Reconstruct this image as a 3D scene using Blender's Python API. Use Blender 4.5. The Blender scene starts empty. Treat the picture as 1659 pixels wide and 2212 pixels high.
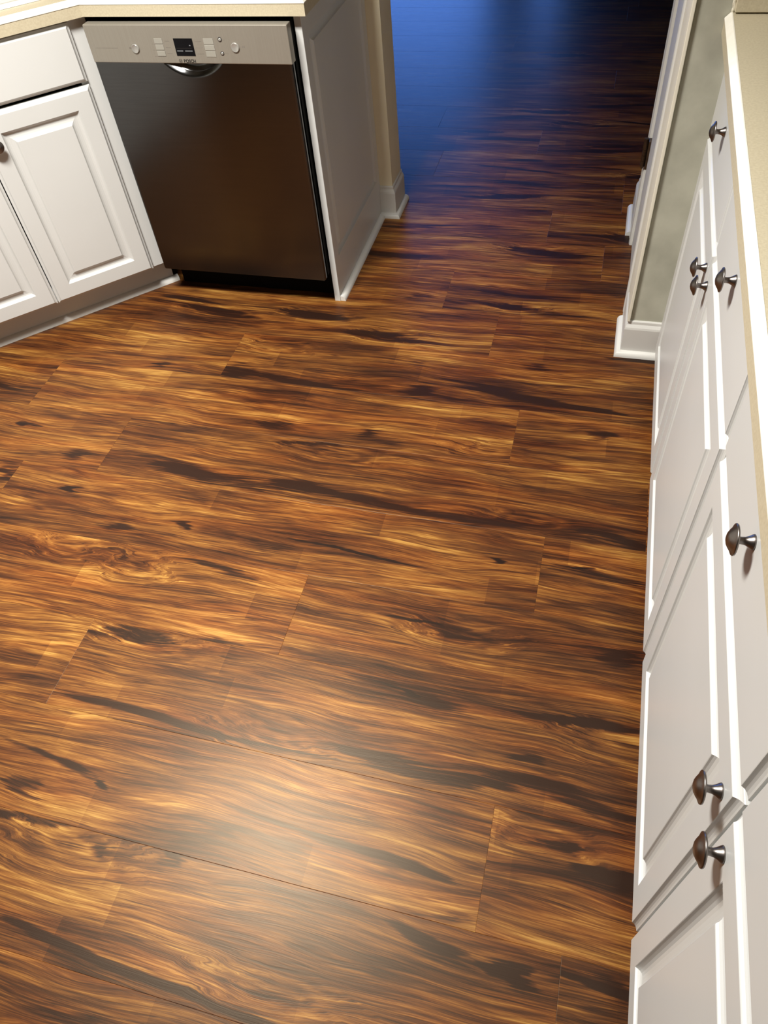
import bpy, bmesh, math, random
from mathutils import Vector, Matrix
random.seed(7)
C = bpy.context.scene.collection
PI = math.pi
R2 = 2 ** 0.5

# ------------------------------------------------------------------ camera, world, lights, exposure
cam_data = bpy.data.cameras.new('camera')
cam = bpy.data.objects.new('camera', cam_data)
C.objects.link(cam)
cam_data.sensor_fit = 'HORIZONTAL'
cam_data.sensor_width = 36.0
cam_data.lens = 1614.39 / 1659 * 36.0
cam_data.clip_start = 0.02
CM = [[0.9661953, -0.1410235, 0.2158218], [0.2459481, 0.7552098, -0.6075917], [-0.0773061, 0.6401332, 0.7643646]]
m4 = Matrix([[CM[0][0], CM[0][1], CM[0][2], 0.82996], [CM[1][0], CM[1][1], CM[1][2], -2.09787], [CM[2][0], CM[2][1], CM[2][2], 1.50632], [0, 0, 0, 1]])
cam.matrix_world = m4
bpy.context.scene.camera = cam

world = bpy.data.worlds.new('dusk')
bpy.context.scene.world = world
world.use_nodes = True
wb = world.node_tree.nodes['Background']
wb.inputs['Color'].default_value = (0.11, 0.28, 0.92, 1)
wb.inputs['Strength'].default_value = 6.6

# the kitchen's ceiling fixture: a long flat box light hung across the room
def box_light(name, loc, watts, sx, sy, spread, col):
    l = bpy.data.lights.new(name, 'AREA')
    l.shape = 'RECTANGLE'
    l.size, l.size_y = sx, sy
    l.energy = watts
    l.spread = math.radians(spread)
    l.color = col
    o = bpy.data.objects.new(name, l)
    C.objects.link(o)
    o.location = loc
    return o
box_light('ceiling_fixture_light', (-0.24, -1.20, 2.40), 82, 0.60, 0.34, 124, (1.0, 0.965, 0.905))

vs = bpy.context.scene.view_settings
vs.view_transform = 'Standard'
vs.look = 'None'
vs.gamma = 1
vs.use_curve_mapping = False
vs.exposure = 0.0

# ------------------------------------------------------------------ materials
def new_mat(name):
    m = bpy.data.materials.new(name)
    m.use_nodes = True
    nt = m.node_tree
    return m, nt, nt.nodes['Principled BSDF']

def N(nt, kind, **kw):
    n = nt.nodes.new(kind)
    for k, v in kw.items():
        setattr(n, k, v)
    return n

def noise_mat(name, c1, c2, scale, rough, metallic=0.0, bump=0.0, bscale=None, spec=0.5, stretch=(1, 1, 1), detail=3, lo=0.35, hi=0.65):
    m, nt, b = new_mat(name)
    tc = N(nt, 'ShaderNodeTexCoord')
    mp = N(nt, 'ShaderNodeMapping')
    mp.inputs['Scale'].default_value = stretch
    nt.links.new(tc.outputs['Object'], mp.inputs['Vector'])
    no = N(nt, 'ShaderNodeTexNoise')
    no.inputs['Scale'].default_value = scale
    no.inputs['Detail'].default_value = detail
    nt.links.new(mp.outputs['Vector'], no.inputs['Vector'])
    r = N(nt, 'ShaderNodeValToRGB')
    r.color_ramp.elements[0].position = lo
    r.color_ramp.elements[0].color = (*c1, 1)
    r.color_ramp.elements[1].position = hi
    r.color_ramp.elements[1].color = (*c2, 1)
    nt.links.new(no.outputs['Fac'], r.inputs['Fac'])
    nt.links.new(r.outputs['Color'], b.inputs['Base Color'])
    b.inputs['Roughness'].default_value = rough
    b.inputs['Metallic'].default_value = metallic
    b.inputs['Specular IOR Level'].default_value = spec
    if bump:
        n2 = N(nt, 'ShaderNodeTexNoise')
        n2.inputs['Scale'].default_value = bscale or scale
        n2.inputs['Detail'].default_value = 4
        nt.links.new(mp.outputs['Vector'], n2.inputs['Vector'])
        bp = N(nt, 'ShaderNodeBump')
        bp.inputs['Strength'].default_value = bump
        bp.inputs['Distance'].default_value = 0.002
        nt.links.new(n2.outputs['Fac'], bp.inputs['Height'])
        nt.links.new(bp.outputs['Normal'], b.inputs['Normal'])
    return m

M = {}
M['white'] = noise_mat('white_cabinet_paint', (0.585, 0.592, 0.575), (0.61, 0.617, 0.60), 3.0, 0.34, bump=0.02, bscale=60)
M['trim'] = noise_mat('white_trim_paint', (0.64, 0.635, 0.60), (0.68, 0.675, 0.64), 4.0, 0.4)
M['wall_cream'] = noise_mat('cream_wall_paint', (0.80, 0.73, 0.53), (0.84, 0.77, 0.57), 6.0, 0.7, bump=0.05, bscale=150)
M['wall_sage'] = noise_mat('sage_wall_paint', (0.335, 0.33, 0.265), (0.46, 0.455, 0.37), 10.0, 0.65, detail=7, lo=0.28, hi=0.62, bump=0.05, bscale=120)
M['wall_pale'] = noise_mat('pale_wall_paint', (0.70, 0.66, 0.54), (0.76, 0.72, 0.60), 6.0, 0.65)
M['ceiling'] = noise_mat('ceiling_paint', (0.46, 0.44, 0.41), (0.50, 0.48, 0.45), 5.0, 0.8)
M['kitchen_wall'] = noise_mat('olive_wall_paint', (0.27, 0.25, 0.19), (0.31, 0.29, 0.22), 6.0, 0.7)
M['hall_wall'] = noise_mat('hall_wall_paint', (0.30, 0.28, 0.26), (0.34, 0.32, 0.30), 4.0, 0.8)
M['laminate'] = noise_mat('tan_speckled_laminate', (0.49, 0.43, 0.30), (0.545, 0.485, 0.345), 220.0, 0.42, detail=2)
M['laminate_edge'] = noise_mat('cream_laminate_edge', (0.83, 0.80, 0.70), (0.87, 0.84, 0.75), 40.0, 0.5)
M['sink'] = noise_mat('white_sink_enamel', (0.80, 0.78, 0.70), (0.83, 0.81, 0.74), 10.0, 0.2)
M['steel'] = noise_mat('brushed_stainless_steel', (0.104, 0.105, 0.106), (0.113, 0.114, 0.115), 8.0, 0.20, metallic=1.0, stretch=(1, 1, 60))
_nt = M['steel'].node_tree
_b = _nt.nodes['Principled BSDF']
_tg = _nt.nodes.new('ShaderNodeTangent')
_tg.direction_type = 'RADIAL'
_tg.axis = 'Z'
_nt.links.new(_tg.outputs['Tangent'], _b.inputs['Tangent'])
_b.inputs['Anisotropic'].default_value = 0.8
_b.inputs['Anisotropic Rotation'].default_value = 0.25
M['steel_panel'] = noise_mat('satin_steel_panel', (0.345, 0.32, 0.27), (0.365, 0.34, 0.29), 10.0, 0.45, metallic=0.6, stretch=(60, 1, 1))
M['steel_rim'] = noise_mat('bright_steel_edge', (0.60, 0.55, 0.50), (0.66, 0.61, 0.56), 20.0, 0.3, metallic=1.0)
M['button'] = noise_mat('pale_button_plastic', (0.27, 0.258, 0.22), (0.29, 0.278, 0.24), 20.0, 0.45)
M['chrome'] = noise_mat('chrome_button', (0.36, 0.35, 0.32), (0.39, 0.38, 0.35), 20.0, 0.25, metallic=0.4)
M['display'] = noise_mat('black_display_glass', (0.002, 0.002, 0.003), (0.003, 0.003, 0.004), 5.0, 0.25, spec=0.2)
M['print'] = noise_mat('dark_grey_print', (0.018, 0.015, 0.013), (0.024, 0.020, 0.018), 20.0, 0.6)
M['print_soft'] = noise_mat('soft_grey_print', (0.15, 0.135, 0.11), (0.18, 0.16, 0.135), 20.0, 0.6)
M['digit'] = noise_mat('grey_display_bar', (0.16, 0.17, 0.18), (0.20, 0.21, 0.22), 20.0, 0.5)
M['black'] = noise_mat('black_plastic', (0.002, 0.002, 0.002), (0.003, 0.003, 0.003), 10.0, 0.6, spec=0.05)
M['knob'] = noise_mat('pewter_knob_metal', (0.20, 0.18, 0.168), (0.25, 0.225, 0.21), 60.0, 0.33, metallic=1.0)
M['hinge'] = noise_mat('antique_bronze_hinge', (0.07, 0.045, 0.03), (0.13, 0.085, 0.05), 40.0, 0.4, metallic=0.8)
M['caulk'] = noise_mat('pale_caulk', (0.60, 0.56, 0.44), (0.68, 0.64, 0.52), 50.0, 0.6)
M['subfloor'] = noise_mat('subfloor', (0.03, 0.02, 0.015), (0.04, 0.028, 0.02), 10.0, 0.8)

def glass_mat():
    m = bpy.data.materials.new('window_glass')
    m.use_nodes = True
    nt = m.node_tree
    nt.nodes.clear()
    out = N(nt, 'ShaderNodeOutputMaterial')
    tr = N(nt, 'ShaderNodeBsdfTransparent')
    gl = N(nt, 'ShaderNodeBsdfGlossy')
    gl.inputs['Roughness'].default_value = 0.02
    fr = N(nt, 'ShaderNodeFresnel')
    fr.inputs['IOR'].default_value = 1.45
    mx = N(nt, 'ShaderNodeMixShader')
    nt.links.new(fr.outputs[0], mx.inputs[0])
    nt.links.new(tr.outputs[0], mx.inputs[1])
    nt.links.new(gl.outputs[0], mx.inputs[2])
    nt.links.new(mx.outputs[0], out.inputs['Surface'])
    return m
M['glass'] = glass_mat()

# wood grain: every plank has its own material only where it carries knots and streaks of its own
PLANK_W = 0.2275
ROW0 = -1.815
FEATS=[
('k',-0.78,-0.754,0.162,0.042,0.0135,1),
('k',-0.497,-0.98,0.183,0.042,0.0145,1),
('k',-0.118,-1.04,0.464,0.033,0.015,1),
('d',-0.285,-1.078,0.449,0.046,0.024,0.7),
('d',-0.556,-0.856,0.305,0.054,0.0245,0.7),
('d',-0.716,-0.956,0.588,0.037,0.0365,0.7),
('d',-0.156,-0.862,-0.185,0.147,0.0215,1),
('d',0.106,-0.864,0.114,0.116,0.021,0.8),
('d',0.011,-0.626,0.681,0.057,0.0345,0.6),
('d',0.113,-0.694,0.092,0.117,0.0145,0.9),
('d',-0.21,-0.424,0.51,0.049,0.0305,0.8),
('d',0.04,-0.434,-0.069,0.317,0.0125,1),
('d',-0.473,-0.434,0.0,0.039,0.018,0.8),
('d',0.064,-1.166,-0.191,0.119,0.012,0.8),
('c',0.366,-1.04,-0.067,0.243,0.004,1),
('e',0.225,-0.724,0.0,0.16,0.05,1.0),
('e',-0.123,-0.28,0.0,0.15,0.055,1.0),
('e',-0.171,-1.195,0.0,0.1,0.07,1.0),
('e',-0.389,-1.169,0.0,0.12,0.06,1.0),
('k',0.722,-1.001,0.25,0.038,0.011,1),
('k',0.903,-0.978,0.274,0.029,0.0085,0.9),
('d',0.277,-0.617,0.073,0.042,0.026,0.7),
('d',0.74,-0.405,-0.06,0.17,0.014,0.7),
('d',0.96,-0.415,-0.05,0.09,0.014,0.6),
('d',0.598,-0.378,-0.084,0.153,0.0145,0.8),
('d',0.394,-0.415,0.491,0.056,0.027,0.7),
('d',0.944,-0.523,0.24,0.039,0.024,0.7),
('e',0.633,-0.629,0.0,0.12,0.05,1.0),
('d',0.351,-0.873,-0.072,0.169,0.011,0.8),
('d',0.586,-0.885,-0.037,0.152,0.0095,0.9),
('e',0.776,-0.866,0.0,0.14,0.035,1.0),
('d',1.002,-0.882,-0.291,0.074,0.0175,0.9),
('d',0.954,-0.988,-0.054,0.138,0.0245,0.55),
('d',0.732,-0.244,0.158,0.05,0.0195,0.6),
('d',0.363,-0.292,0.403,0.053,0.02,0.5),
('d',0.277,0.06,0.199,0.065,0.0215,0.6),
('d',-0.104,-1.393,0.067,0.114,0.0125,0.8),
('d',0.082,-1.352,0.318,0.058,0.013,0.9),
('e',-0.071,-1.395,0.0,0.16,0.06,1.0),
('d',-0.099,-1.558,-0.075,0.141,0.009,1),
('d',0.094,-1.573,-0.086,0.117,0.009,1),
('d',0.316,-1.571,0.062,0.158,0.004,0.7),
('e',0.313,-1.558,0.0,0.14,0.05,1.0),
('d',0.596,-1.552,-0.12,0.13,0.015,1),
('d',0.77,-1.549,0.129,0.127,0.013,0.8),
('d',0.968,-1.544,-0.161,0.135,0.0125,0.9),
('d',-0.124,-1.703,-0.149,0.18,0.0055,0.8),
('k',0.012,-1.726,0.545,0.032,0.009,1),
('d',-0.151,-1.764,0.514,0.04,0.019,0.8),
('l',-0.003,-1.779,0.077,0.099,0.0185,0.6),
('l',0.434,-1.454,-0.031,0.139,0.0105,0.4),
('d',0.464,-1.49,0.01,0.12,0.007,0.7),
('d',0.933,-1.382,0.076,0.124,0.009,1.2),
('e',1.038,-1.414,0.0,0.15,0.06,1.0),
('c',0.555,-1.389,-0.165,0.08,0.0055,0.8),
('d',0.651,-1.402,-0.103,0.089,0.0105,0.7),
('d',0.856,-1.487,0.214,0.037,0.0115,0.7),
('c',0.544,-1.201,0.046,0.135,0.004,0.9),
('e',0.674,-1.222,0.0,0.14,0.05,1.0),
('d',1.028,-1.212,-0.123,0.062,0.0205,0.7),
('e',-0.008,-1.852,0.0,0.17,0.075,1.0),
('d',-0.087,-1.822,0.078,0.135,0.008,1.1),
('d',0.464,-1.722,-0.041,0.205,0.005,0.9),
('d',0.68,-1.731,-0.054,0.096,0.007,1),
('d',0.037,-2.01,-0.087,0.136,0.0085,1.1),
('d',0.306,-2.027,-0.056,0.206,0.008,1),
('d',0.218,-1.83,0.332,0.028,0.011,0.8),
('d',0.096,-1.848,0.347,0.039,0.0095,0.6),
('d',0.274,-1.761,0.187,0.075,0.0145,0.5),
('e',0.477,-1.996,0.0,0.15,0.06,1.0),
('e',0.885,-1.643,0.0,0.13,0.06,1.0),
('d',0.936,-1.64,0.313,0.031,0.0085,0.8),
('d',0.994,-1.67,-0.807,0.047,0.011,0.8),
('d',1.055,-1.67,0.331,0.029,0.0145,0.9),
('d',0.729,-1.851,-0.231,0.07,0.01,1),
('d',0.855,-1.855,-0.042,0.038,0.011,0.8),
('d',0.893,-1.868,-0.29,0.044,0.0105,0.9),
('d',0.968,-1.842,-0.12,0.13,0.006,1),
('d',1.052,-1.847,-0.278,0.06,0.015,0.9),
('d',0.745,-1.794,0.201,0.068,0.0105,0.6),
('d',0.141,-1.074,0.094,0.095,0.028,0.35),
('l',-0.078,-1.082,-0.24,0.063,0.0235,0.6),
('l',0.119,-0.708,-0.226,0.19,0.016,0.5),
('l',0.381,-0.481,-0.153,0.199,0.018,0.4),
('l',0.46,-0.872,-0.054,0.127,0.014,0.5),
('l',-0.32,-1.446,-0.006,0.114,0.016,0.45),
('l',-0.022,-1.692,-0.008,0.086,0.009,0.3),
('l',-0.554,-0.972,0.42,0.138,0.0165,0.35),
]

def wood_mat(name, feats, seed):
    m, nt, b = new_mat(name)
    L = nt.links.new
    def math_(op, a, bb=None, c=None, clamp=False):
        n = N(nt, 'ShaderNodeMath', operation=op)
        n.use_clamp = clamp
        for i, v in enumerate((a, bb, c)):
            if v is None:
                continue
            if isinstance(v, (int, float)):
                n.inputs[i].default_value = v
            else:
                L(v, n.inputs[i])
        return n.outputs[0]
    def noise(vec, scale, detail, rough=0.5, w=None, dist=0.0):
        n = N(nt, 'ShaderNodeTexNoise', noise_dimensions='4D' if w is not None else '3D')
        n.inputs['Scale'].default_value = scale
        n.inputs['Detail'].default_value = detail
        n.inputs['Roughness'].default_value = rough
        n.inputs['Distortion'].default_value = dist
        if w is not None:
            L(w, n.inputs['W'])
        L(vec, n.inputs['Vector'])
        return n.outputs['Fac']
    def comb(x, y, z=0.0):
        n = N(nt, 'ShaderNodeCombineXYZ')
        for i, v in enumerate((x, y, z)):
            if isinstance(v, (int, float)):
                n.inputs[i].default_value = v
            else:
                L(v, n.inputs[i])
        return n.outputs[0]
    geo = N(nt, 'ShaderNodeNewGeometry')
    sep = N(nt, 'ShaderNodeSeparateXYZ')
    L(geo.outputs['Position'], sep.inputs[0])
    X, Y = sep.outputs['X'], sep.outputs['Y']
    oi = N(nt, 'ShaderNodeObjectInfo')
    rnd = math_('MULTIPLY_ADD', oi.outputs['Random'], 37.0, seed)
    # slow bending of the grain
    w1 = noise(comb(math_('MULTIPLY', X, 1.9), math_('MULTIPLY', Y, 7.0)), 1.0, 2.0, 0.45, rnd)
    w2 = noise(comb(math_('MULTIPLY', X, 6.0), math_('MULTIPLY', Y, 40.0)), 1.0, 3.0, 0.6, rnd)
    bend = math_('ADD', math_('MULTIPLY_ADD', w1, 0.080, -0.040), math_('MULTIPLY_ADD', w2, 0.005, -0.0025))
    Yb = math_('ADD', Y, bend)
    # feature space: position with some wobble so that streaks fray along the grain
    Yf = math_('MULTIPLY_ADD', w1, 0.060, math_('ADD', Y, -0.030))
    Xf = math_('MULTIPLY_ADD', w2, 0.22, math_('ADD', X, -0.11))
    pf = comb(Xf, Yf)
    dark = knot = eye = rings = None
    acc = lambda tot, v, amp: math_('MULTIPLY', v, amp) if tot is None else math_('MULTIPLY_ADD', v, amp, tot)
    for f in feats:
        k, cx, cy, ang, rx, ry, s = f
        if k == 'e':
            ang, rx, ry = 0.0, f[4], f[5]
        ang = max(-0.15, min(0.15, ang))
        mul = {'d': (1.55, 1.75), 'k': (0.95, 1.15), 'c': (1.1, 1.1), 'l': (1.7, 2.0), 'e': (1.15, 1.0)}[k]
        mp = N(nt, 'ShaderNodeMapping', vector_type='TEXTURE')
        mp.inputs['Location'].default_value = (cx, cy, 0)
        mp.inputs['Rotation'].default_value = (0, 0, ang)
        mp.inputs['Scale'].default_value = (rx * mul[0], ry * mul[1], 1)
        L(pf, mp.inputs['Vector'])
        g = N(nt, 'ShaderNodeTexGradient', gradient_type='SPHERICAL')
        L(mp.outputs['Vector'], g.inputs['Vector'])
        v = g.outputs['Fac']
        if k == 'e':
            eye = acc(eye, math_('SMOOTH_MIN', v, 0.75, 0.3), f[5] * 0.55)
            dark = acc(dark, v, 0.24)
            sn = math_('SINE', math_('MULTIPLY_ADD', v, 17.0, math_('MULTIPLY', w1, 3.0)))
            rings = acc(rings, math_('MULTIPLY', sn, math_('MULTIPLY', v, 2.6, None, True)), 0.085)
        elif k in 'kc':
            knot = acc(knot, v, 1.3 * s)
        else:
            dark = acc(dark, v, {'d': 0.95 * s, 'l': -0.7 * s}[k])
    if eye is not None:
        Yb = math_('ADD', Yb, eye)
    # lamella strips printed in each board
    lam = N(nt, 'ShaderNodeTexWhiteNoise', noise_dimensions='3D')
    ly = math_('FLOOR', math_('MULTIPLY', math_('ADD', Y, -ROW0), 3.0 / PLANK_W))
    lx = math_('FLOOR', math_('MULTIPLY_ADD', X, 2.1, math_('MULTIPLY', math_('SINE', math_('MULTIPLY', ly, 12.9)), 3.7)))
    L(comb(lx, ly, rnd), lam.inputs['Vector'])
    streak = noise(comb(math_('MULTIPLY', X, 2.2), math_('MULTIPLY', Yb, 54.0)), 1.0, 6.0, 0.70, rnd)
    streak2 = noise(comb(math_('MULTIPLY', X, 4.5), math_('MULTIPLY', Yb, 185.0), 3.0), 1.0, 4.0, 0.66, rnd)
    fine = noise(comb(math_('MULTIPLY', X, 12.0), math_('MULTIPLY', Yb, 560.0), 7.0), 1.0, 2.0, 0.6, rnd)
    broad = noise(comb(math_('MULTIPLY', X, 2.6), math_('MULTIPLY', Yb, 15.0), 11.0), 1.0, 3.0, 0.55, rnd)
    ln = noise(comb(math_('MULTIPLY', X, 1.4), math_('MULTIPLY', Yb, 30.0), 19.0), 1.0, 3.0, 0.5, rnd)
    # thin dark growth lines where the line noise crosses its middle
    rid = math_('MULTIPLY', math_('ABSOLUTE', math_('SUBTRACT', ln, 0.5)), 40.0)
    rid = math_('SUBTRACT', 1.0, math_('MINIMUM', rid, 1.0))
    rid = math_('MULTIPLY', rid, math_('MULTIPLY_ADD', streak2, 2.4, -0.85, True))
    ln2 = noise(comb(math_('MULTIPLY', X, 2.2), math_('MULTIPLY', Yb, 72.0), 29.0), 1.0, 3.0, 0.5, rnd)
    rid2 = math_('SUBTRACT', 1.0, math_('MULTIPLY', math_('ABSOLUTE', math_('SUBTRACT', ln2, 0.5)), 30.0, None, True))
    rid2 = math_('MULTIPLY', rid2, math_('MULTIPLY_ADD', broad, 3.0, -1.15, True))
    t = math_('MULTIPLY', math_('SUBTRACT', streak, 0.5), 1.0)
    t = math_('MULTIPLY_ADD', math_('SUBTRACT', streak2, 0.5), 0.72, t)
    t = math_('MULTIPLY_ADD', math_('SUBTRACT', fine, 0.5), 0.62, t)
    t = math_('MULTIPLY_ADD', math_('SUBTRACT', broad, 0.5), 0.95, t)
    t = math_('MULTIPLY_ADD', math_('SUBTRACT', lam.outputs['Value'], 0.5), 0.11, t)
    t = math_('MULTIPLY_ADD', math_('SUBTRACT', oi.outputs['Random'], 0.5), 0.06, t)
    t = math_('MULTIPLY_ADD', t, 1.30, 0.565)
    t = math_('MULTIPLY_ADD', rid2, -0.24, math_('MULTIPLY_ADD', rid, -0.46, t))
    if rings is not None:
        t = math_('ADD', t, rings)
    if dark is not None:
        # frayed by the grain itself: only the darker grain lines at the rim, all of it at the heart
        fr = math_('ADD', math_('MULTIPLY_ADD', math_('SUBTRACT', 0.5, streak), 1.3, dark), math_('MULTIPLY', math_('SUBTRACT', 0.5, streak2), 0.9))
        msk = math_('MULTIPLY', math_('ADD', fr, -0.20), 3.0, None, True)
        msk = math_('MULTIPLY', msk, math_('MULTIPLY', math_('ABSOLUTE', dark), 3.0, None, True))
        t = math_('MULTIPLY_ADD', msk, math_('MULTIPLY_ADD', math_('MAXIMUM', dark, 0.0), -0.35, -0.24), t)
        t = math_('MULTIPLY_ADD', math_('MINIMUM', dark, 0.0), -0.35, t)
    t = math_('MAXIMUM', t, 0.10)
    if knot is not None:
        kk = math_('MULTIPLY', math_('ADD', math_('MULTIPLY_ADD', math_('SUBTRACT', 0.5, streak2), 0.7, knot), -0.25), 2.0, None, True)
        t = math_('MULTIPLY_ADD', kk, -0.55, t)
    t = math_('MAXIMUM', math_('MINIMUM', t, 1.0), 0.0)
    r = N(nt, 'ShaderNodeValToRGB')
    cr = r.color_ramp
    stops = [(0.0, (0.0110, 0.0055, 0.0048)), (0.20, (0.0256, 0.0098, 0.0054)), (0.40, (0.0634, 0.0220, 0.0078)), (0.58, (0.1293, 0.0464, 0.0110)), (0.76, (0.2172, 0.0921, 0.0192)), (1.0, (0.3843, 0.2074, 0.0480))]
    while len(cr.elements) < len(stops):
        cr.elements.new(0.5)
    for e, (p, c) in zip(cr.elements, stops):
        e.position = p
        e.color = (*c, 1)
    L(t, r.inputs['Fac'])
    # some bands lean to red, others stay golden
    hue = noise(comb(math_('MULTIPLY', X, 2.4), math_('MULTIPLY', Yb, 20.0), 41.0), 1.0, 3.0, 0.6, rnd)
    mxc = N(nt, 'ShaderNodeMix', data_type='RGBA', blend_type='MULTIPLY')
    L(math_('MULTIPLY_ADD', hue, 4.0, -1.7, True), mxc.inputs[0])
    L(r.outputs['Color'], mxc.inputs[6])
    mxc.inputs[7].default_value = (0.93, 0.72, 0.66, 1)
    L(mxc.outputs[2], b.inputs['Base Color'])
    b.inputs['Specular Tint'].default_value = (1.0, 0.84, 0.62, 1)
    L(math_('MULTIPLY_ADD', streak2, 0.08, 0.345), b.inputs['Roughness'])
    b.inputs['Specular IOR Level'].default_value = 0.27
    bp = N(nt, 'ShaderNodeBump')
    bp.inputs['Strength'].default_value = 0.10
    bp.inputs['Distance'].default_value = 0.0010
    L(math_('ADD', fine, streak2), bp.inputs['Height'])
    L(bp.outputs['Normal'], b.inputs['Normal'])
    return m

# ------------------------------------------------------------------ geometry helpers
def finish(name, bm, mat, parent=None, loc=(0, 0, 0), smooth=None):
    bmesh.ops.recalc_face_normals(bm, faces=bm.faces)
    me = bpy.data.meshes.new(name)
    bm.to_mesh(me)
    bm.free()
    mats = mat if isinstance(mat, list) else [mat]
    for mm in mats:
        me.materials.append(mm)
    if smooth:
        for p in me.polygons:
            p.use_smooth = True
        if smooth is not True:
            me.set_sharp_from_angle(angle=math.radians(smooth))
    o = bpy.data.objects.new(name, me)
    C.objects.link(o)
    o.location = loc
    if parent:
        o.parent = parent
    return o

def box(bm, x0, x1, y0, y1, z0, z1, bevel=0.0, seg=2):
    vs_ = [bm.verts.new((x, y, z)) for z in (z0, z1) for y in (y0, y1) for x in (x0, x1)]
    q = [(0, 2, 3, 1), (4, 5, 7, 6), (0, 1, 5, 4), (2, 6, 7, 3), (0, 4, 6, 2), (1, 3, 7, 5)]
    fs = [bm.faces.new([vs_[i] for i in f]) for f in q]
    if bevel:
        es = list({e for f in fs for e in f.edges})
        bmesh.ops.bevel(bm, geom=es, offset=bevel, segments=seg, profile=0.5, affect='EDGES')
    return bm

def boxo(name, mat, parent, x0, x1, y0, y1, z0, z1, bevel=0.0, seg=2):
    return finish(name, box(bmesh.new(), x0, x1, y0, y1, z0, z1, bevel, seg), mat, parent)

def prism(bm, pts, z0, z1):
    lo = [bm.verts.new((x, y, z0)) for x, y in pts]
    hi = [bm.verts.new((x, y, z1)) for x, y in pts]
    n = len(pts)
    bm.faces.new(lo[::-1])
    bm.faces.new(hi)
    for i in range(n):
        bm.faces.new((lo[i], lo[(i + 1) % n], hi[(i + 1) % n], hi[i]))
    return bm

def sweep(bm, prof, path, out_sign=1):
    """prof: closed list of (out, z); path: open polyline of (x, y); out is to the right of travel (mitred)."""
    P = [Vector(p) for p in path]
    rings = []
    for i, p in enumerate(P):
        ns = []
        if i > 0:
            d = (P[i] - P[i - 1]).normalized()
            ns.append(Vector((d.y, -d.x)))
        if i < len(P) - 1:
            d = (P[i + 1] - P[i]).normalized()
            ns.append(Vector((d.y, -d.x)))
        if len(ns) == 2:
            n = (ns[0] + ns[1])
            n = n / n.dot(ns[0])
        else:
            n = ns[0]
        n = n * out_sign
        rings.append([bm.verts.new((p.x + n.x * o, p.y + n.y * o, z)) for o, z in prof])
    k = len(prof)
    for a, b_ in zip(rings, rings[1:]):
        for j in range(k):
            bm.faces.new((a[j], a[(j + 1) % k], b_[(j + 1) % k], b_[j]))
    bm.faces.new(rings[0][::-1])
    bm.faces.new(rings[-1])
    return bm

def lathe(bm, prof, axis_origin=(0, 0, 0), seg=28):
    """prof: list of (radius, distance along local -Y)."""
    ox, oy, oz = axis_origin
    rings = []
    for r, d in prof:
        if r < 1e-6:
            rings.append([bm.verts.new((ox, oy - d, oz))])
        else:
            rings.append([bm.verts.new((ox + r * math.cos(2 * PI * i / seg), oy - d, oz + r * math.sin(2 * PI * i / seg))) for i in range(seg)])
    for a, b_ in zip(rings, rings[1:]):
        for i in range(seg):
            j = (i + 1) % seg
            if len(a) == 1 and len(b_) == 1:
                continue
            if len(a) == 1:
                bm.faces.new((a[0], b_[i], b_[j]))
            elif len(b_) == 1:
                bm.faces.new((a[i], a[j], b_[0]))
            else:
                bm.faces.new((a[i], a[j], b_[j], b_[i]))
    return bm

def empty(name, loc=(0, 0, 0), rz=0.0):
    o = bpy.data.objects.new(name, None)
    o.empty_display_size = 0.1
    C.objects.link(o)
    o.location = loc
    o.rotation_euler = (0, 0, rz)
    return o

def tag(o, label, cat, group=None):
    o['label'] = label
    o['category'] = cat
    if group:
        o['group'] = group
    return o

def struct(o):
    o['kind'] = 'structure'
    return o

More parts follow.
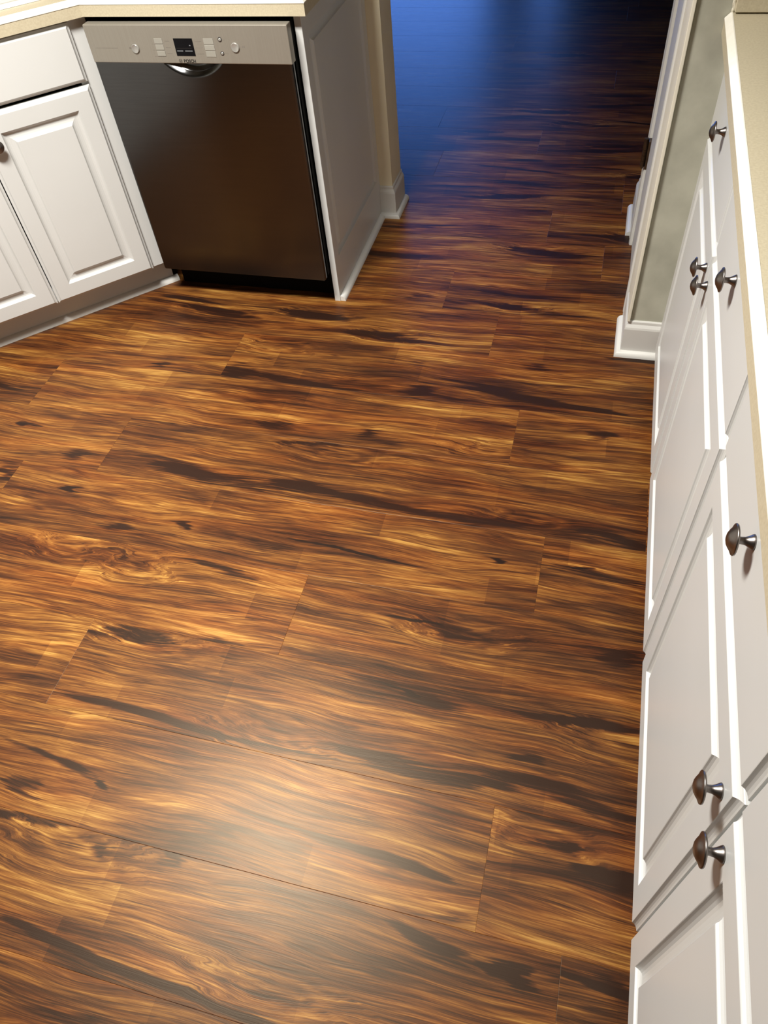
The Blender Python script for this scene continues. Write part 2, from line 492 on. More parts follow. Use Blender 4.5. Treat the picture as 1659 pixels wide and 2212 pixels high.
# ------------------------------------------------------------------ floor
KX0, KX1, KY0, KY1 = -1.78, 1.70, -4.0, 0.735
HX0, HX1, HY1 = -3.4, 2.4, 6.0
floor = struct(boxo('floor', M['subfloor'], None, -3.5, 2.5, KY0 - 0.05, HY1 + 0.1, -0.05, -0.0095))
PL = 1.52
joints = {0: 0.805, 1: -0.21, 2: 0.27, 3: 0.825, 4: -0.453, 5: 0.70, 6: -0.253, 7: 0.572}
rr = random.Random(3)
generic_wood = wood_mat('walnut_plank_wood', [], 3.1)
ri = math.floor((KY0 - ROW0) / PLANK_W)
while True:
    y0 = ROW0 + ri * PLANK_W
    y1 = y0 + PLANK_W
    if y0 > HY1:
        break
    xa, xb = (KX0, KX1) if y1 < 0.70 else (HX0, HX1)
    yy0, yy1 = max(y0, KY0), min(y1, HY1)
    j = joints.get(ri, rr.uniform(-0.7, 0.7))
    cuts = [xa] + sorted(x for x in (j + k * PL for k in range(-4, 5)) if xa + 0.05 < x < xb - 0.05) + [xb]
    for c0, c1 in zip(cuts, cuts[1:]):
        fl = [f for f in FEATS if c0 <= f[1] < c1 and yy0 <= f[2] < yy1]
        if not fl and y1 < 2.5:
            q = random.Random(int(ri * 100 + c0 * 10))
            for _ in range(4):
                cx, cy = q.uniform(c0 + 0.1, c1 - 0.1), q.uniform(yy0 + 0.03, yy1 - 0.03)
                if q.random() < 0.35:
                    fl.append(('e', cx, cy, 0, q.uniform(0.1, 0.17), q.uniform(0.04, 0.06), 1))
                fl.append(('d', cx, cy, q.uniform(-0.15, 0.15), q.uniform(0.06, 0.25), q.uniform(0.006, 0.018), q.uniform(0.6, 1.0)))
        mt = wood_mat('walnut_plank_wood', fl, rr.uniform(0, 60)) if fl else generic_wood
        bm = bmesh.new()
        g, h, bv = 0.0001, -0.009, 0.0005
        X0, X1, Y0, Y1 = c0 + g, c1 - g, yy0 + g, yy1 - g
        lo = [bm.verts.new(p) for p in ((X0, Y0, h), (X1, Y0, h), (X1, Y1, h), (X0, Y1, h))]
        md = [bm.verts.new(p) for p in ((X0, Y0, -0.0002), (X1, Y0, -0.0002), (X1, Y1, -0.0002), (X0, Y1, -0.0002))]
        hi = [bm.verts.new(p) for p in ((X0 + bv, Y0 + bv, 0), (X1 - bv, Y0 + bv, 0), (X1 - bv, Y1 - bv, 0), (X0 + bv, Y1 - bv, 0))]
        bm.faces.new(hi)
        bm.faces.new(lo[::-1])
        for i in range(4):
            k = (i + 1) % 4
            bm.faces.new((lo[i], lo[k], md[k], md[i]))
            bm.faces.new((md[i], md[k], hi[k], hi[i]))
        finish('plank', bm, mt, floor)
    ri += 1

# ------------------------------------------------------------------ walls, ceiling, opening, far room
H = 2.44
SX, SY, SD = 0.977, -0.138, 0.735          # right stub: face x, front y, back y
LX, LY, LD = 0.068, 0.587, 0.725           # left stub: end x, front y, back y
wl = bmesh.new()
box(wl, KX0 - 0.1, LX, LY, LD, 0, H)
struct(finish('wall_back', wl, M['wall_cream']))
struct(boxo('wall_header', M['wall_cream'], None, LX, SX, LY, LD, 2.06, H))
# closet wall: front face sage, the side facing the passage pale
bm = bmesh.new()
box(bm, SX, KX1, SY, SD, 0, H, 0.004, 3)
bm.normal_update()
for f in bm.faces:
    f.material_index = 1 if f.normal.x < -0.8 else 0
struct(finish('wall_right_return', bm, [M['wall_sage'], M['wall_pale']]))
struct(boxo('wall_right', M['kitchen_wall'], None, KX1, KX1 + 0.1, KY0, SY, 0, H))
struct(boxo('wall_left', M['kitchen_wall'], None, KX0 - 0.1, KX0, KY0, LY, 0, H))
struct(boxo('wall_front', M['kitchen_wall'], None, KX0 - 0.1, KX1 + 0.1, KY0 - 0.1, KY0, 0, H))
struct(boxo('ceiling', M['ceiling'], None, -3.6, 2.6, KY0 - 0.1, HY1 + 0.1, H, H + 0.1))
struct(boxo('wall_hall_left', M['hall_wall'], None, HX0 - 0.1, HX0, LD, HY1, 0, H))
struct(boxo('wall_hall_right', M['hall_wall'], None, HX1, HX1 + 0.1, LD, HY1, 0, H))
struct(boxo('wall_hall_near_left', M['hall_wall'], None, HX0 - 0.1, KX0 - 0.1, LY, LD, 0, H))
struct(boxo('wall_hall_near_right', M['hall_wall'], None, KX1, HX1 + 0.1, SD - 0.1, SD, 0, H))
# far wall pieces around two tall windows
W1 = (-1.95, -0.40, 0.06, 2.06)
W2 = (0.0, 0.215, 0.06, 2.06)
fw = bmesh.new()
for (a, b_, c, d) in ((HX0 - 0.1, W1[0], 0, H), (W1[1], W2[0], 0, H), (W2[1], HX1 + 0.1, 0, H), (W1[0], W1[1], 0, W1[2]), (W1[0], W1[1], W1[3], H), (W2[0], W2[1], 0, W2[2]), (W2[0], W2[1], W2[3], H)):
    box(fw, a, b_, HY1, HY1 + 0.12, c, d)
struct(finish('wall_far', fw, M['hall_wall']))
for i, w in enumerate((W1, W2)):
    bm = bmesh.new()
    t = 0.03
    box(bm, w[0], w[0] + t, HY1 + 0.02, HY1 + 0.08, w[2], w[3])
    box(bm, w[1] - t, w[1], HY1 + 0.02, HY1 + 0.08, w[2], w[3])
    box(bm, w[0] + t, w[1] - t, HY1 + 0.02, HY1 + 0.08, w[2], w[2] + t)
    box(bm, w[0] + t, w[1] - t, HY1 + 0.02, HY1 + 0.08, w[3] - t, w[3])
    wo = struct(finish('window_%d' % (i + 1), bm, M['trim']))
    boxo('pane', M['glass'], wo, w[0] + t, w[1] - t, HY1 + 0.045, HY1 + 0.051, w[2] + t, w[3] - t)

# baseboards with a stepped cap and a shoe moulding
def arc(cx, cz, r, a0, a1, n=5):
    return [(cx + r * math.cos(a0 + (a1 - a0) * i / n), cz + r * math.sin(a0 + (a1 - a0) * i / n)) for i in range(n + 1)]
BASE = [(0, 0), (0.012, 0), (0.012, 0.092), (0.0105, 0.098), (0.0055, 0.107), (0.005, 0.115), (0.003, 0.118), (0, 0.118)]
SHOE = [(0, 0)] + arc(0, 0, 0.0165, 0, PI / 2, 6)
def base_run(name, path):
    o = struct(finish(name, sweep(bmesh.new(), BASE, path), M['trim']))
    bm = bmesh.new()
    P = [Vector(p) for p in path]
    # shoe follows the face of the board
    offp = []
    for i, p in enumerate(P):
        ns = []
        if i > 0:
            d = (P[i] - P[i - 1]).normalized(); ns.append(Vector((d.y, -d.x)))
        if i < len(P) - 1:
            d = (P[i + 1] - P[i]).normalized(); ns.append(Vector((d.y, -d.x)))
        n = ns[0] if len(ns) == 1 else (ns[0] + ns[1]) / (ns[0] + ns[1]).dot(ns[0])
        offp.append((p.x + n.x * 0.0122, p.y + n.y * 0.0122))
    finish('shoe_molding', sweep(bm, SHOE, offp), M['trim'], o, smooth=40)
    return o
base_run('baseboard_left', [(0.0196, LY), (LX, LY), (LX, LD)])
base_run('baseboard_right', [(SX, 0.026), (SX, SY), (1.0905, SY)][::-1][::-1]) if False else None
# travel so that the room side is on the right hand
base_run('baseboard_right', [(SX, 0.028), (SX, SY), (1.112, SY)])
base_run('baseboard_passage', [(SX, SD), (SX, 0.537)])

# corner board covering the end of the closet wall, standing a little proud of the sage face
struct(boxo('trim_1', M['wall_pale'], None, SX - 0.0085, SX - 0.0002, SY - 0.0110, 0.0335, 0.1185, 2.09, 0.0015, 2))
# closet door in the passage wall
door = empty('door_1', (0, 0, 0))
struct(door)
bm = bmesh.new()
box(bm, SX - 0.002, SX - 0.0003, 0.098, 0.478, 0.006, 2.03)
for z0, z1 in ((0.22, 0.95), (1.10, 1.90)):
    box(bm, SX - 0.0055, SX - 0.0019, 0.16, 0.415, z0, z1, 0.0015, 1)
finish('door_leaf', bm, M['trim'], door)
CAS = [(0, 0), (0.009, 0.0), (0.0125, 0.004), (0.0125, 0.012), (0.0095, 0.017), (0.0095, 0.030), (0.0125, 0.036), (0.0125, 0.052), (0.010, 0.062), (0, 0.062)]
def casing(y0, flip):
    bm = bmesh.new()
    rings = []
    for z in (0.0, 2.09):
        rings.append([bm.verts.new((SX - 0.0003 - o, y0 + (0.062 - t if flip else t), z)) for o, t in CAS])
    k = len(CAS)
    for j in range(k):
        bm.faces.new((rings[0][j], rings[0][(j + 1) % k], rings[1][(j + 1) % k], rings[1][j]))
    bm.faces.new(rings[0]); bm.faces.new(rings[1])
    return bm
finish('casing', casing(0.034, False), M['trim'], door)
finish('casing', casing(0.474, True), M['trim'], door)
hb = bmesh.new()
box(hb, SX - 0.0105, SX - 0.0015, 0.445, 0.474, 0.287, 0.377, 0.001, 1)
for k in range(5):
    z0 = 0.287 + k * 0.018
    r_ = bmesh.ops.create_cone(hb, cap_ends=True, segments=14, radius1=0.0075, radius2=0.0075, depth=0.0172, matrix=Matrix.Translation((SX - 0.018, 0.47, z0 + 0.009)))
bmesh.ops.create_cone(hb, cap_ends=True, segments=12, radius1=0.003, radius2=0.0055, depth=0.008, matrix=Matrix.Translation((SX - 0.018, 0.47, 0.283)))
finish('hinge', hb, M['hinge'], door)

# ------------------------------------------------------------------ cabinet parts
EDGE = [(0, 0.0098), (0.0006, 0.0088), (0.0030, 0.0080), (0.0058, 0.0064), (0.0080, 0.0042), (0.0094, 0.0016), (0.0098, 0.0003), (0.0106, 0.0)]
def raised_door_mesh(name, w, h, t=0.0185, lip=(0.055, 0.055, 0.055, 0.055), edge=None):
    """front at local y=0, faces -Y; x 0..w, z 0..h; lip = left, right, bottom, top frame widths."""
    bm = bmesh.new()
    # (inset past the frame as fraction list): outer rings use uniform insets, inner ones start from the lip rectangle
    rings = []
    def ring(l, r, b_, tp, y):
        rings.append([bm.verts.new(p) for p in ((l, y, b_), (w - r, y, b_), (w - r, y, h - tp), (l, y, h - tp))])
    ring(0, 0, 0, 0, t)
    for o, y in (edge or EDGE):
        ring(o, o, o, o, y)
    l, r, b_, tp = lip
    for o, y in ((0, 0.0), (0.0008, 0.0006), (0.0022, 0.0034), (0.0050, 0.0064), (0.0085, 0.0084), (0.0130, 0.0092), (0.0190, 0.0088), (0.0245, 0.0077), (0.0288, 0.0057), (0.0314, 0.0032), (0.0328, 0.0008), (0.0338, 0.0002)):
        ring(l + o, r + o, b_ + o, tp + o, y)
    bm.faces.new(rings[0])
    for a, b2 in zip(rings, rings[1:]):
        for i in range(4):
            k = (i + 1) % 4
            bm.faces.new((a[i], a[k], b2[k], b2[i]))
    bm.faces.new(rings[-1])
    bmesh.ops.recalc_face_normals(bm, faces=bm.faces)
    me = bpy.data.meshes.new(name)
    bm.to_mesh(me); bm.free()
    me.materials.append(M['white'])
    return me

def slab_mesh(name, w, h, t=0.0185):
    bm = bmesh.new()
    rings = []
    for o, y in [(0, t)] + EDGE:
        rings.append([bm.verts.new(p) for p in ((o, y, o), (w - o, y, o), (w - o, y, h - o), (o, y, h - o))])
    bm.faces.new(rings[0])
    for a, b2 in zip(rings, rings[1:]):
        for i in range(4):
            k = (i + 1) % 4
            bm.faces.new((a[i], a[k], b2[k], b2[i]))
    bm.faces.new(rings[-1])
    bmesh.ops.recalc_face_normals(bm, faces=bm.faces)
    me = bpy.data.meshes.new(name)
    bm.to_mesh(me); bm.free()
    me.materials.append(M['white'])
    return me

def knob_mesh():
    bm = bmesh.new()
    prof = [(0.0, 0.0), (0.0085, 0.0), (0.0092, 0.0006), (0.0092, 0.0014), (0.0082, 0.0034), (0.0062, 0.0065), (0.0048, 0.0100), (0.0043, 0.0140), (0.0046, 0.0175), (0.0090, 0.0186),
            (0.0165, 0.0190), (0.0182, 0.0196), (0.0187, 0.0208), (0.0182, 0.0220), (0.0170, 0.0226), (0.0140, 0.0240), (0.0110, 0.0264), (0.0075, 0.0285), (0.0035, 0.0297), (0.0, 0.0300)]
    lathe(bm, prof)
    bmesh.ops.recalc_face_normals(bm, faces=bm.faces)
    me = bpy.data.meshes.new('knob')
    bm.to_mesh(me); bm.free()
    me.materials.append(M['knob'])
    for p in me.polygons:
        p.use_smooth = True
    me.set_sharp_from_angle(angle=math.radians(50))
    return me
KNOB = knob_mesh()
DT = 0.0188

def link(name, me, parent, loc):
    o = bpy.data.objects.new(name, me)
    C.objects.link(o)
    o.parent = parent
    o.location = loc
    return o

def hang_knob(parent, x, z):
    k = link('knob', KNOB, parent, (x, 0.0, z))
    k['label'] = 'pewter mushroom knob'
    return k

Z_D0, Z_D1 = 0.104, 0.711        # door bottom and top
Z_R0, Z_R1 = 0.722, 0.866        # drawer bottom and top
Z_U = 0.872                      # underside of the counters

def open_box(name, parent, x0, x1, y0, y1, z0, z1, t=0.016):
    bm = bmesh.new()
    box(bm, x0, x0 + t, y0, y1, z0, z1)
    box(bm, x1 - t, x1, y0, y1, z0, z1)
    box(bm, x0 + t, x1 - t, y0, y1, z0, z0 + t)
    box(bm, x0 + t, x1 - t, y1 - 0.006, y1, z0 + t, z1)
    return finish(name, bm, M['white'], parent)
# ---- right run: two base cabinets, local -Y faces world -X; local x = -world y
DOOR_W = 0.5035
door_me = raised_door_mesh('door', DOOR_W, Z_D1 - Z_D0)
drawer_me = slab_mesh('drawer', DOOR_W, Z_R1 - Z_R0)
def base_cabinet(label, xs, x0, x1, kx, loc=(1.0710, 0, 0), rz=-PI / 2):
    """xs: left edges (local x) of the two doors; knobs flank the gap between them."""
    c = empty('base_cabinet', loc, rz)
    tag(c, label, 'cabinet')
    open_box('carcass', c, x0, x1, 0.019, 0.60, 0.100, Z_U - 0.0005)
    bm = bmesh.new()
    box(bm, x0, x1, 0.0, 0.0188, Z_D0 - 0.004, 0.145)
    box(bm, x0, x1, 0.0, 0.0188, 0.695, 0.738)
    box(bm, x0, x1, 0.0, 0.0188, 0.845, Z_U - 0.0005)
    edges = [x0, xs[0] + 0.02, xs[0] + DOOR_W - 0.02, xs[1] + 0.02, xs[1] + DOOR_W - 0.02, x1]
    for a, b_ in ((edges[0], edges[1]), (edges[2], edges[3]), (edges[4], edges[5])):
        box(bm, a, b_, 0.0, 0.0188, 0.145, 0.695)
        box(bm, a, b_, 0.0, 0.0188, 0.738, 0.845)
    finish('face_frame', bm, M['white'], c)
    boxo('toe_kick', M['white'], c, x0, x1, 0.060, 0.075, 0.0, 0.0995)
    for i, xa in enumerate(xs):
        d = link('door', door_me, c, (xa, -DT, Z_D0))
        hang_knob(d, kx[i] - xa, 0.663 - Z_D0)
        r = link('drawer', drawer_me, c, (xa, -DT, Z_R0))
        hang_knob(r, DOOR_W / 2, 0.822 - Z_R0)
    return c
base_cabinet('white base cabinet under tan counter, nearest the camera, cut by the bottom edge', (1.2690, 1.7790), 1.2660, 2.31, (1.7435, 1.8100))
base_cabinet('white base cabinet under tan counter, the far one next to the sage wall', (0.2525, 0.7595), 0.1385, 1.2655, (0.7215, 0.7830))

base_cabinet('white base cabinet against the left wall beside the corner sink cabinet', (-1.6050, -1.0980), -1.70, -0.585, (-1.1245, -1.0750), (-1.171, 0, 0), PI / 2)
# ---- corner sink cabinet, turned 45 degrees; local x = u along its face
PD = -0.4300
nx, ny = 1 / R2, -1 / R2
sc = empty('corner_sink_cabinet', (PD * nx, PD * ny, 0), PI / 4)
tag(sc, 'white corner cabinet with two raised panel doors left of the dishwasher', 'cabinet')
UR, UL = -0.4385, -1.226
DW2 = 0.3405
open_box('carcass', sc, UL + 0.001, UR - 0.0205, 0.0192, 0.60, 0.100, 0.72)
bm = bmesh.new()
def frame_box(a, b_, z0, z1):
    box(bm, a, b_, 0.0, 0.019, z0, z1)
frame_box(UL, UR, 0.107, 0.150)
frame_box(UL, UR, 0.845, Z_U - 0.0005)
frame_box(-0.507, UR, 0.690, 0.738)
frame_box(UL, -1.155, 0.690, 0.738)
for a, b_ in ((-0.507, UR), (UL, -1.155)):
    frame_box(a, b_, 0.150, 0.690)
    frame_box(a, b_, 0.738, 0.845)
finish('face_frame', bm, M['white'], sc)
boxo('toe_kick', M['white'], sc, UL - 0.03, UR + 0.02, 0.057, 0.070, 0.0, 0.0995)
finish('shoe_molding', sweep(bmesh.new(), [(0, 0)] + arc(0, 0, 0.018, 0, PI / 2, 6), [(UL - 0.03, 0.0568), (UR + 0.035, 0.0568)]), M['trim'], sc, smooth=40)
sd_me = raised_door_mesh('door', DW2, Z_D1 - 0.0035 - 0.106)
for i, xa in enumerate((-0.4895 - DW2, -0.4895 - 2 * DW2 - 0.003)):
    d = link('door', sd_me, sc, (xa, -DT, 0.106))
    hang_knob(d, 0.030 if i == 0 else DW2 - 0.030, 0.628 - 0.106)
fd_me = slab_mesh('drawer_front', 2 * DW2 + 0.003, 0.866 - 0.7165)
link('drawer_front', fd_me, sc, (-0.4895 - 2 * DW2 - 0.003, -DT, 0.7165))

# ------------------------------------------------------------------ end panel beside the dishwasher
ep = empty('end_panel', (0.0, 0, 0))
tag(ep, 'tall white panel standing at the right side of the dishwasher', 'panel')
# face with a raised field, looking at +X
bm = bmesh.new()
me = raised_door_mesh('side_panel', LY - 0.0005, Z_U - 0.0005, 0.0194, (0.042, 0.040, 0.150, 0.055), [(0, 0.0008), (0.0008, 0)])
p1 = link('side_panel', me, ep, (0.0194, 0.0, 0.0))
p1.rotation_euler = (0, 0, PI / 2)
bm.free()
finish('shoe_molding', sweep(bmesh.new(), [(0, 0)] + arc(0, 0, 0.0185, 0, PI / 2, 6), [(0.0197, 0.002), (0.0197, LY - 0.030)]), M['trim'], ep, smooth=40)

# ------------------------------------------------------------------ countertops
def counter(name, pts, top, edge_paths, label, hole=None):
    """pts: outline (CCW) of the front faces; top: the same outline drawn in where the edge is bevelled."""
    root = empty(name, (0, 0, 0))
    bm = bmesh.new()
    ztop, zc = 0.9135, 0.9022
    outer = [bm.verts.new((x, y, ztop)) for x, y in top]
    n = len(outer)
    es = [bm.edges.new((outer[i], outer[(i + 1) % n])) for i in range(n)]
    if hole:
        inner = [bm.verts.new((x, y, ztop)) for x, y in hole]
        es += [bm.edges.new((inner[i], inner[(i + 1) % len(inner)])) for i in range(len(inner))]
    bmesh.ops.triangle_fill(bm, use_beauty=True, use_dissolve=False, edges=es)
    mid = [bm.verts.new((x, y, zc)) for x, y in pts]
    low = [bm.verts.new((x, y, Z_U)) for x, y in pts]
    for i in range(n):
        k = (i + 1) % n
        bm.faces.new((mid[i], mid[k], outer[k], outer[i]))
        bm.faces.new((low[i], low[k], mid[k], mid[i]))
    le = [bm.edges.get((low[i], low[(i + 1) % n])) for i in range(n)]
    if hole:
        li = [bm.verts.new((x, y, Z_U)) for x, y in hole]
        for i in range(len(hole)):
            k = (i + 1) % len(hole)
            bm.faces.new((inner[i], inner[k], li[k], li[i]))
        le += [bm.edges.get((li[i], li[(i + 1) % len(li)])) for i in range(len(li))]
    bmesh.ops.triangle_fill(bm, use_beauty=True, use_dissolve=False, edges=le)
    finish('slab', bm, M['laminate'], root)
    for path in edge_paths:
        prof = [(0.0002, 0.9005), (0.0012, 0.9008), (0.0012, 0.9025), (-0.0103, 0.9141), (-0.0125, 0.9141), (-0.0125, 0.9137), (-0.0100, 0.9137), (0.0002, 0.9024)]
        finish('edge_strip', sweep(bmesh.new(), prof, path), M['laminate_edge'], root)
    tag(root, label, 'countertop')
    return root

CX, CY = 0.0440, -0.0276
K = -0.4066 * R2
bend = (CY + K, CY)
RX = -1.1425
endp = (RX, RX - K)
EI = 0.0110
LW = KX0 + 0.001
# sink hole in the corner part, in the turned frame of the cabinet
def uv(u, d):        # d: distance from the origin line along the outward normal
    return (u / R2 + d * nx, u / R2 + d * ny)
sink_u0, sink_u1, sink_d0, sink_d1 = -1.19, -0.47, -0.885, -0.480
def rrect(u0, u1, d0, d1, r, n=6):
    out = []
    for (cx, cy, a0) in ((u1 - r, d1 - r, 0), (u0 + r, d1 - r, PI / 2), (u0 + r, d0 + r, PI), (u1 - r, d0 + r, 1.5 * PI)):
        for i in range(n + 1):
            a = a0 + (PI / 2) * i / n
            out.append((cx + r * math.cos(a), cy + r * math.sin(a)))
    return out
hole = [uv(u, d) for u, d in rrect(sink_u0 + 0.02, sink_u1 - 0.02, sink_d0 + 0.02, sink_d1 - 0.02, 0.05)]
K2 = K - EI * R2
counter('countertop', [(CX, LY - 0.001), (LW, LY - 0.001), (LW, -2.4), (RX, -2.4), endp, bend, (CX, CY)],
        [(CX - EI, LY - 0.001), (LW, LY - 0.001), (LW, -2.4), (RX - EI, -2.4), (RX - EI, RX - EI - K2), (CY + EI + K2, CY + EI), (CX - EI, CY + EI)],
        [[(RX, -2.4), endp, bend, (CX, CY), (CX, LY - 0.002)]],
        'tan laminate counter with white top edge running over the dishwasher', hole)
counter('countertop', [(1.0417, -2.32), (KX1 - 0.001, -2.32), (KX1 - 0.001, SY - 0.001), (1.0417, SY - 0.001)],
        [(1.0417 + EI, -2.32), (KX1 - 0.001, -2.32), (KX1 - 0.001, SY - 0.001), (1.0417 + EI, SY - 0.001)], [[(1.0417, SY - 0.003), (1.0417, -2.32)]],
        'long tan laminate counter with white edge on the right above the drawers')
# sink
sk = empty('sink', (0, 0, 0))
tag(sk, 'white drop in sink set into the corner counter', 'sink')
bm = bmesh.new()
rings = []
for off, z, r in ((0.0, 0.9142, 0.07), (0.002, 0.9200, 0.068), (0.008, 0.9225, 0.062), (0.022, 0.9225, 0.05), (0.030, 0.916, 0.045), (0.036, 0.86, 0.04), (0.060, 0.745, 0.06), (0.10, 0.735, 0.06)):
    rings.append([bm.verts.new((*uv(u, d), z)) for u, d in rrect(sink_u0 + off, sink_u1 - off, sink_d0 + off, sink_d1 - off, r)])
for a, b_ in zip(rings, rings[1:]):
    n = len(a)
    for i in range(n):
        bm.faces.new((a[i], a[(i + 1) % n], b_[(i + 1) % n], b_[i]))
bm.faces.new(rings[-1])
finish('basin', bm, M['sink'], sk, smooth=50)
bm = bmesh.new()
cu, cd = (sink_u0 + sink_u1) / 2, (sink_d0 + sink_d1) / 2
bmesh.ops.create_cone(bm, cap_ends=True, segments=24, radius1=0.04, radius2=0.036, depth=0.004, matrix=Matrix.Translation((*uv(cu, cd), 0.7375)))
finish('drain', bm, M['chrome'], sk)

# backsplash against the sage wall
bs = empty('backsplash', (0, 0, 0))
tag(bs, 'tan laminate backsplash strip standing at the far end of the right counter', 'backsplash')
boxo('strip', M['laminate'], bs, 1.056, KX1 - 0.002, SY - 0.0195, SY - 0.0008, 0.9165, 1.02, 0.0015, 1)
cb = bmesh.new()
for k in range(34):
    z = 0.917 + k * 0.0030
    bmesh.ops.create_icosphere(cb, subdivisions=1, radius=0.0042, matrix=Matrix.Translation((1.0535 + 0.0010 * math.sin(k * 0.9), SY - 0.0052, z)) @ Matrix.Diagonal((0.9, 0.9, 1.7, 1)))
finish('caulk_bead', cb, M['caulk'], bs, smooth=True)

# ------------------------------------------------------------------ dishwasher
dw = empty('dishwasher', (0, 0, 0))
tag(dw, 'stainless steel dishwasher with pocket handle under the tan counter', 'dishwasher')
DL, DR, DY = -0.5985, -0.0035, -0.0494
ZB, ZS, ZT = 0.1083, 0.7668, 0.8606
boxo('tub', M['black'], dw, DL + 0.004, DR - 0.0005, 0.006, 0.55, 0.112, 0.868)
boxo('base_tray', M['black'], dw, DL + 0.008, DR - 0.003, 0.060, 0.54, 0.002, 0.1115)
boxo('kick_plate', M['black'], dw, DL + 0.006, DR - 0.002, 0.036, 0.0415, 0.004, 0.120)
boxo('door_core', M['black'], dw, DL, DR - 0.0004, DY + 0.0275, 0.0012, ZB + 0.004, ZT - 0.002)
# stainless skin with the pocket pressed into its top edge
bm = bmesh.new()
hc, hz, hr = -0.295, 0.854, 0.1235
nxs = 150
zl = [ZB + 0.004 + (0.705 - ZB - 0.004) * i / 6 for i in range(6)] + [0.705 + (ZS - 0.705) * i / 32 for i in range(33)]
xl = [DL + 0.004 + (DR - DL - 0.008) * i / nxs for i in range(nxs + 1)]
def dish(x, z):
    d = hr - math.hypot(x - hc, z - hz)
    if d <= 0:
        return 0.0
    t = min(1.0, d / 0.026)
    return 0.017 * t * t * (3 - 2 * t)
grid = [[bm.verts.new((x, DY + dish(x, z), z)) for x in xl] for z in zl]
for a, b_ in zip(grid, grid[1:]):
    for i in range(nxs):
        bm.faces.new((a[i], a[i + 1], b_[i + 1], b_[i]))
# rounded returns at the sides and bottom
def ret(vs_, dx, dz):
    prev = vs_
    for f, g in ((0.7, 0.0008), (1.0, 0.0030), (1.0, 0.0180)):
        cur = [bm.verts.new((v.co.x + dx * f, max(v.co.y, DY) + g if v.co.y < DY + 1e-5 else v.co.y + g, v.co.z + dz * f)) for v in vs_]
        for i in range(len(vs_) - 1):
            bm.faces.new((prev[i], prev[i + 1], cur[i + 1], cur[i]))
        prev = cur
ret([r[0] for r in grid], -0.004, 0)
ret([r[-1] for r in grid], 0.003, 0)
ret(grid[0], 0, -0.004)
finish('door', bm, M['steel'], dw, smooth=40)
cp = boxo('control_panel', M['steel_panel'], dw, DL, DR + 0.0015, DY - 0.0022, DY + 0.027, ZS, ZT, 0.002, 2)
FY = DY - 0.0022
def plate(name, mat, x0, x1, z0, z1, d=0.0012, bev=0.0004, parent=cp):
    return boxo(name, mat, parent, x0, x1, FY - d, FY - 0.00005, z0, z1, bev, 1)
disp = plate('display', M['display'], -0.334, -0.278, 0.7855, 0.8285, 0.0006, 0.0002)
disp['label'] = 'black display window'
for (a, b_, z0, z1) in ((-0.330, -0.312, 0.7972, 0.7992), (-0.306, -0.284, 0.7972, 0.7992), (-0.2905, -0.2865, 0.8105, 0.8128), (-0.330, -0.285, 0.8045, 0.8052)):
    boxo('display_bar', M['digit'] if z1 > 0.8055 or z0 < 0.80 else M['print'], cp, a, b_, FY - 0.0009, FY - 0.0007, z0, z1)
for i in range(3):
    z1 = 0.8285 - i * 0.0152
    plate('button', M['button'], -0.392, -0.3675, z1 - 0.0132, z1, 0.0010)
    plate('button', M['button'], -0.246, -0.217, z1 - 0.0138, z1, 0.0010)
    for (a, b_, zz) in ((-0.362, -0.347, z1 - 0.007), (-0.272, -0.252, z1 - 0.007)):
        boxo('print_line', M['print_soft'], cp, a, b_, FY - 0.0001, FY - 0.00002, zz - 0.0008, zz + 0.0008)
    boxo('print_line', M['print_soft'], cp, -0.402, -0.368, FY - 0.0001, FY - 0.00002, z1 - 0.0146, z1 - 0.0137)
boxo('print_line', M['print_soft'], cp, -0.580, -0.510, FY - 0.0001, FY - 0.00002, 0.8030, 0.8044)
boxo('print_line', M['print_soft'], cp, -0.191, -0.183, FY - 0.0001, FY - 0.00002, 0.8247, 0.8260)
boxo('print_line', M['print_soft'], cp, -0.190, -0.178, FY - 0.0001, FY - 0.00002, 0.7913, 0.7925)
boxo('print_line', M['print_soft'], cp, -0.138, -0.129, FY - 0.0001, FY - 0.00002, 0.8068, 0.8118)
boxo('print_line', M['print_soft'], cp, -0.474, -0.468, FY - 0.0001, FY - 0.00002, 0.8015, 0.8065)
def disc(name, mat, x, z, r, d, dome=0.0):
    bm = bmesh.new()
    lathe(bm, [(r, 0.0), (r, d * 0.7), (r * 0.9, d), (r * 0.5, d + dome), (0, d + dome * 1.2)], (x, FY, z), 24)
    return finish(name, mat, None) if False else finish(name, bm, mat, cp, smooth=50)
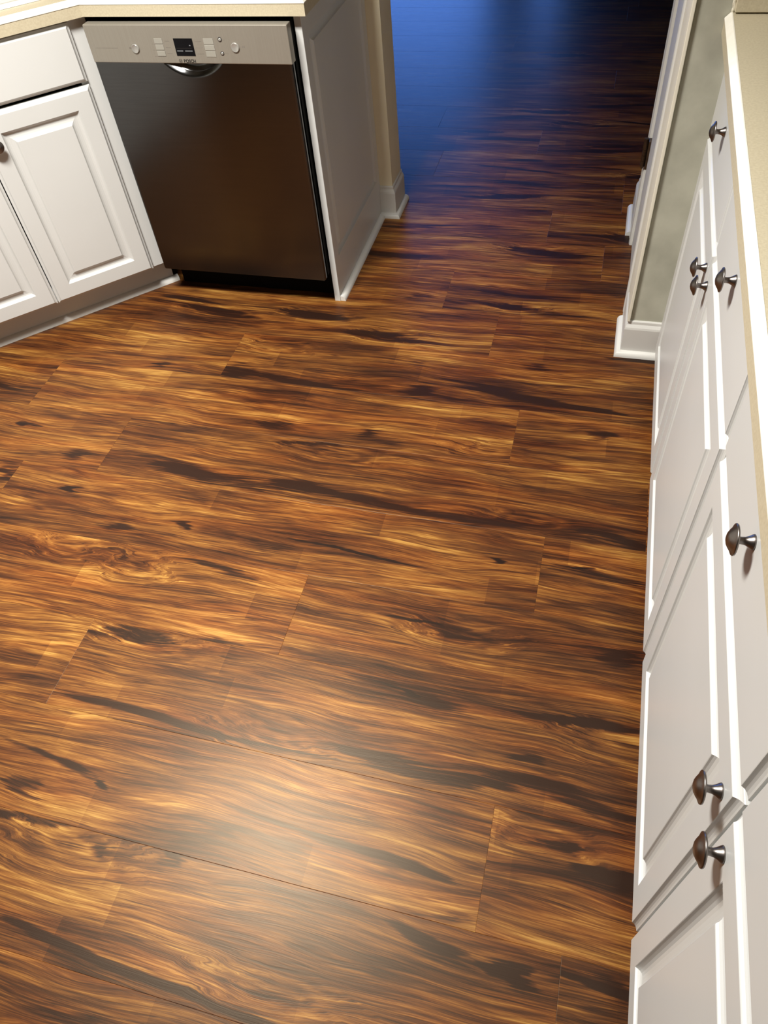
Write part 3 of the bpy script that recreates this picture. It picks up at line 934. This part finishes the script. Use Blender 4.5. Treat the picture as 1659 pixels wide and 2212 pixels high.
for x, z, r in ((-0.157, 0.8075, 0.0118), (-0.4555, 0.8030, 0.0115)):
    disc('button_ring', M['print_soft'], x, z, r + 0.0012, 0.0006)
    disc('power_button', M['chrome'], x, z, r, 0.0035, -0.0012)
for x, z, r in ((-0.197, 0.8260, 0.0042), (-0.198, 0.7925, 0.0036)):
    disc('button_ring', M['print'], x, z, r + 0.0018, 0.0006)
    disc('indicator', M['chrome'], x, z, r, 0.0016, 0.0006)
# maker's mark: ringed emblem and lettering
bm = bmesh.new()
for (ri_, ro) in ((0.0042, 0.0050),):
    n = 28
    a = [bm.verts.new((-0.3275 + ri_ * math.cos(2 * PI * i / n), FY - 0.0002, 0.7732 + ri_ * math.sin(2 * PI * i / n))) for i in range(n)]
    b2 = [bm.verts.new((-0.3275 + ro * math.cos(2 * PI * i / n), FY - 0.0002, 0.7732 + ro * math.sin(2 * PI * i / n))) for i in range(n)]
    for i in range(n):
        bm.faces.new((a[i], a[(i + 1) % n], b2[(i + 1) % n], b2[i]))
for (x0, x1, z0, z1) in ((-0.0024, -0.0012, -0.003, 0.003), (0.0012, 0.0024, -0.003, 0.003), (-0.0012, 0.0012, -0.0006, 0.0006)):
    v = [bm.verts.new((-0.3275 + x, FY - 0.0002, 0.7732 + z)) for x, z in ((x0, z0), (x1, z0), (x1, z1), (x0, z1))]
    bm.faces.new(v)
finish('emblem', bm, M['print'], cp)
tcu = bpy.data.curves.new('lettering', 'FONT')
tcu.body = 'BOSCH'
tcu.size = 0.0112
tcu.extrude = 0.0001
tcu.offset = 0.00050
tcu.space_character = 1.0
tob = bpy.data.objects.new('lettering_source', tcu)
C.objects.link(tob)
bpy.context.view_layer.update()
dg = bpy.context.evaluated_depsgraph_get()
tme = bpy.data.meshes.new_from_object(tob.evaluated_get(dg))
bpy.data.objects.remove(tob)
wtx = max(v.co.x for v in tme.vertices) - min(v.co.x for v in tme.vertices)
sx = 0.0355 / wtx
tme.transform(Matrix.Diagonal((sx, 1, 1, 1)))
tme.materials.clear()
tme.materials.append(M['print'])
lt = link('lettering', tme, cp, (-0.3180, FY - 0.00015, 0.7692))
lt.rotation_euler = (PI / 2, 0, 0)
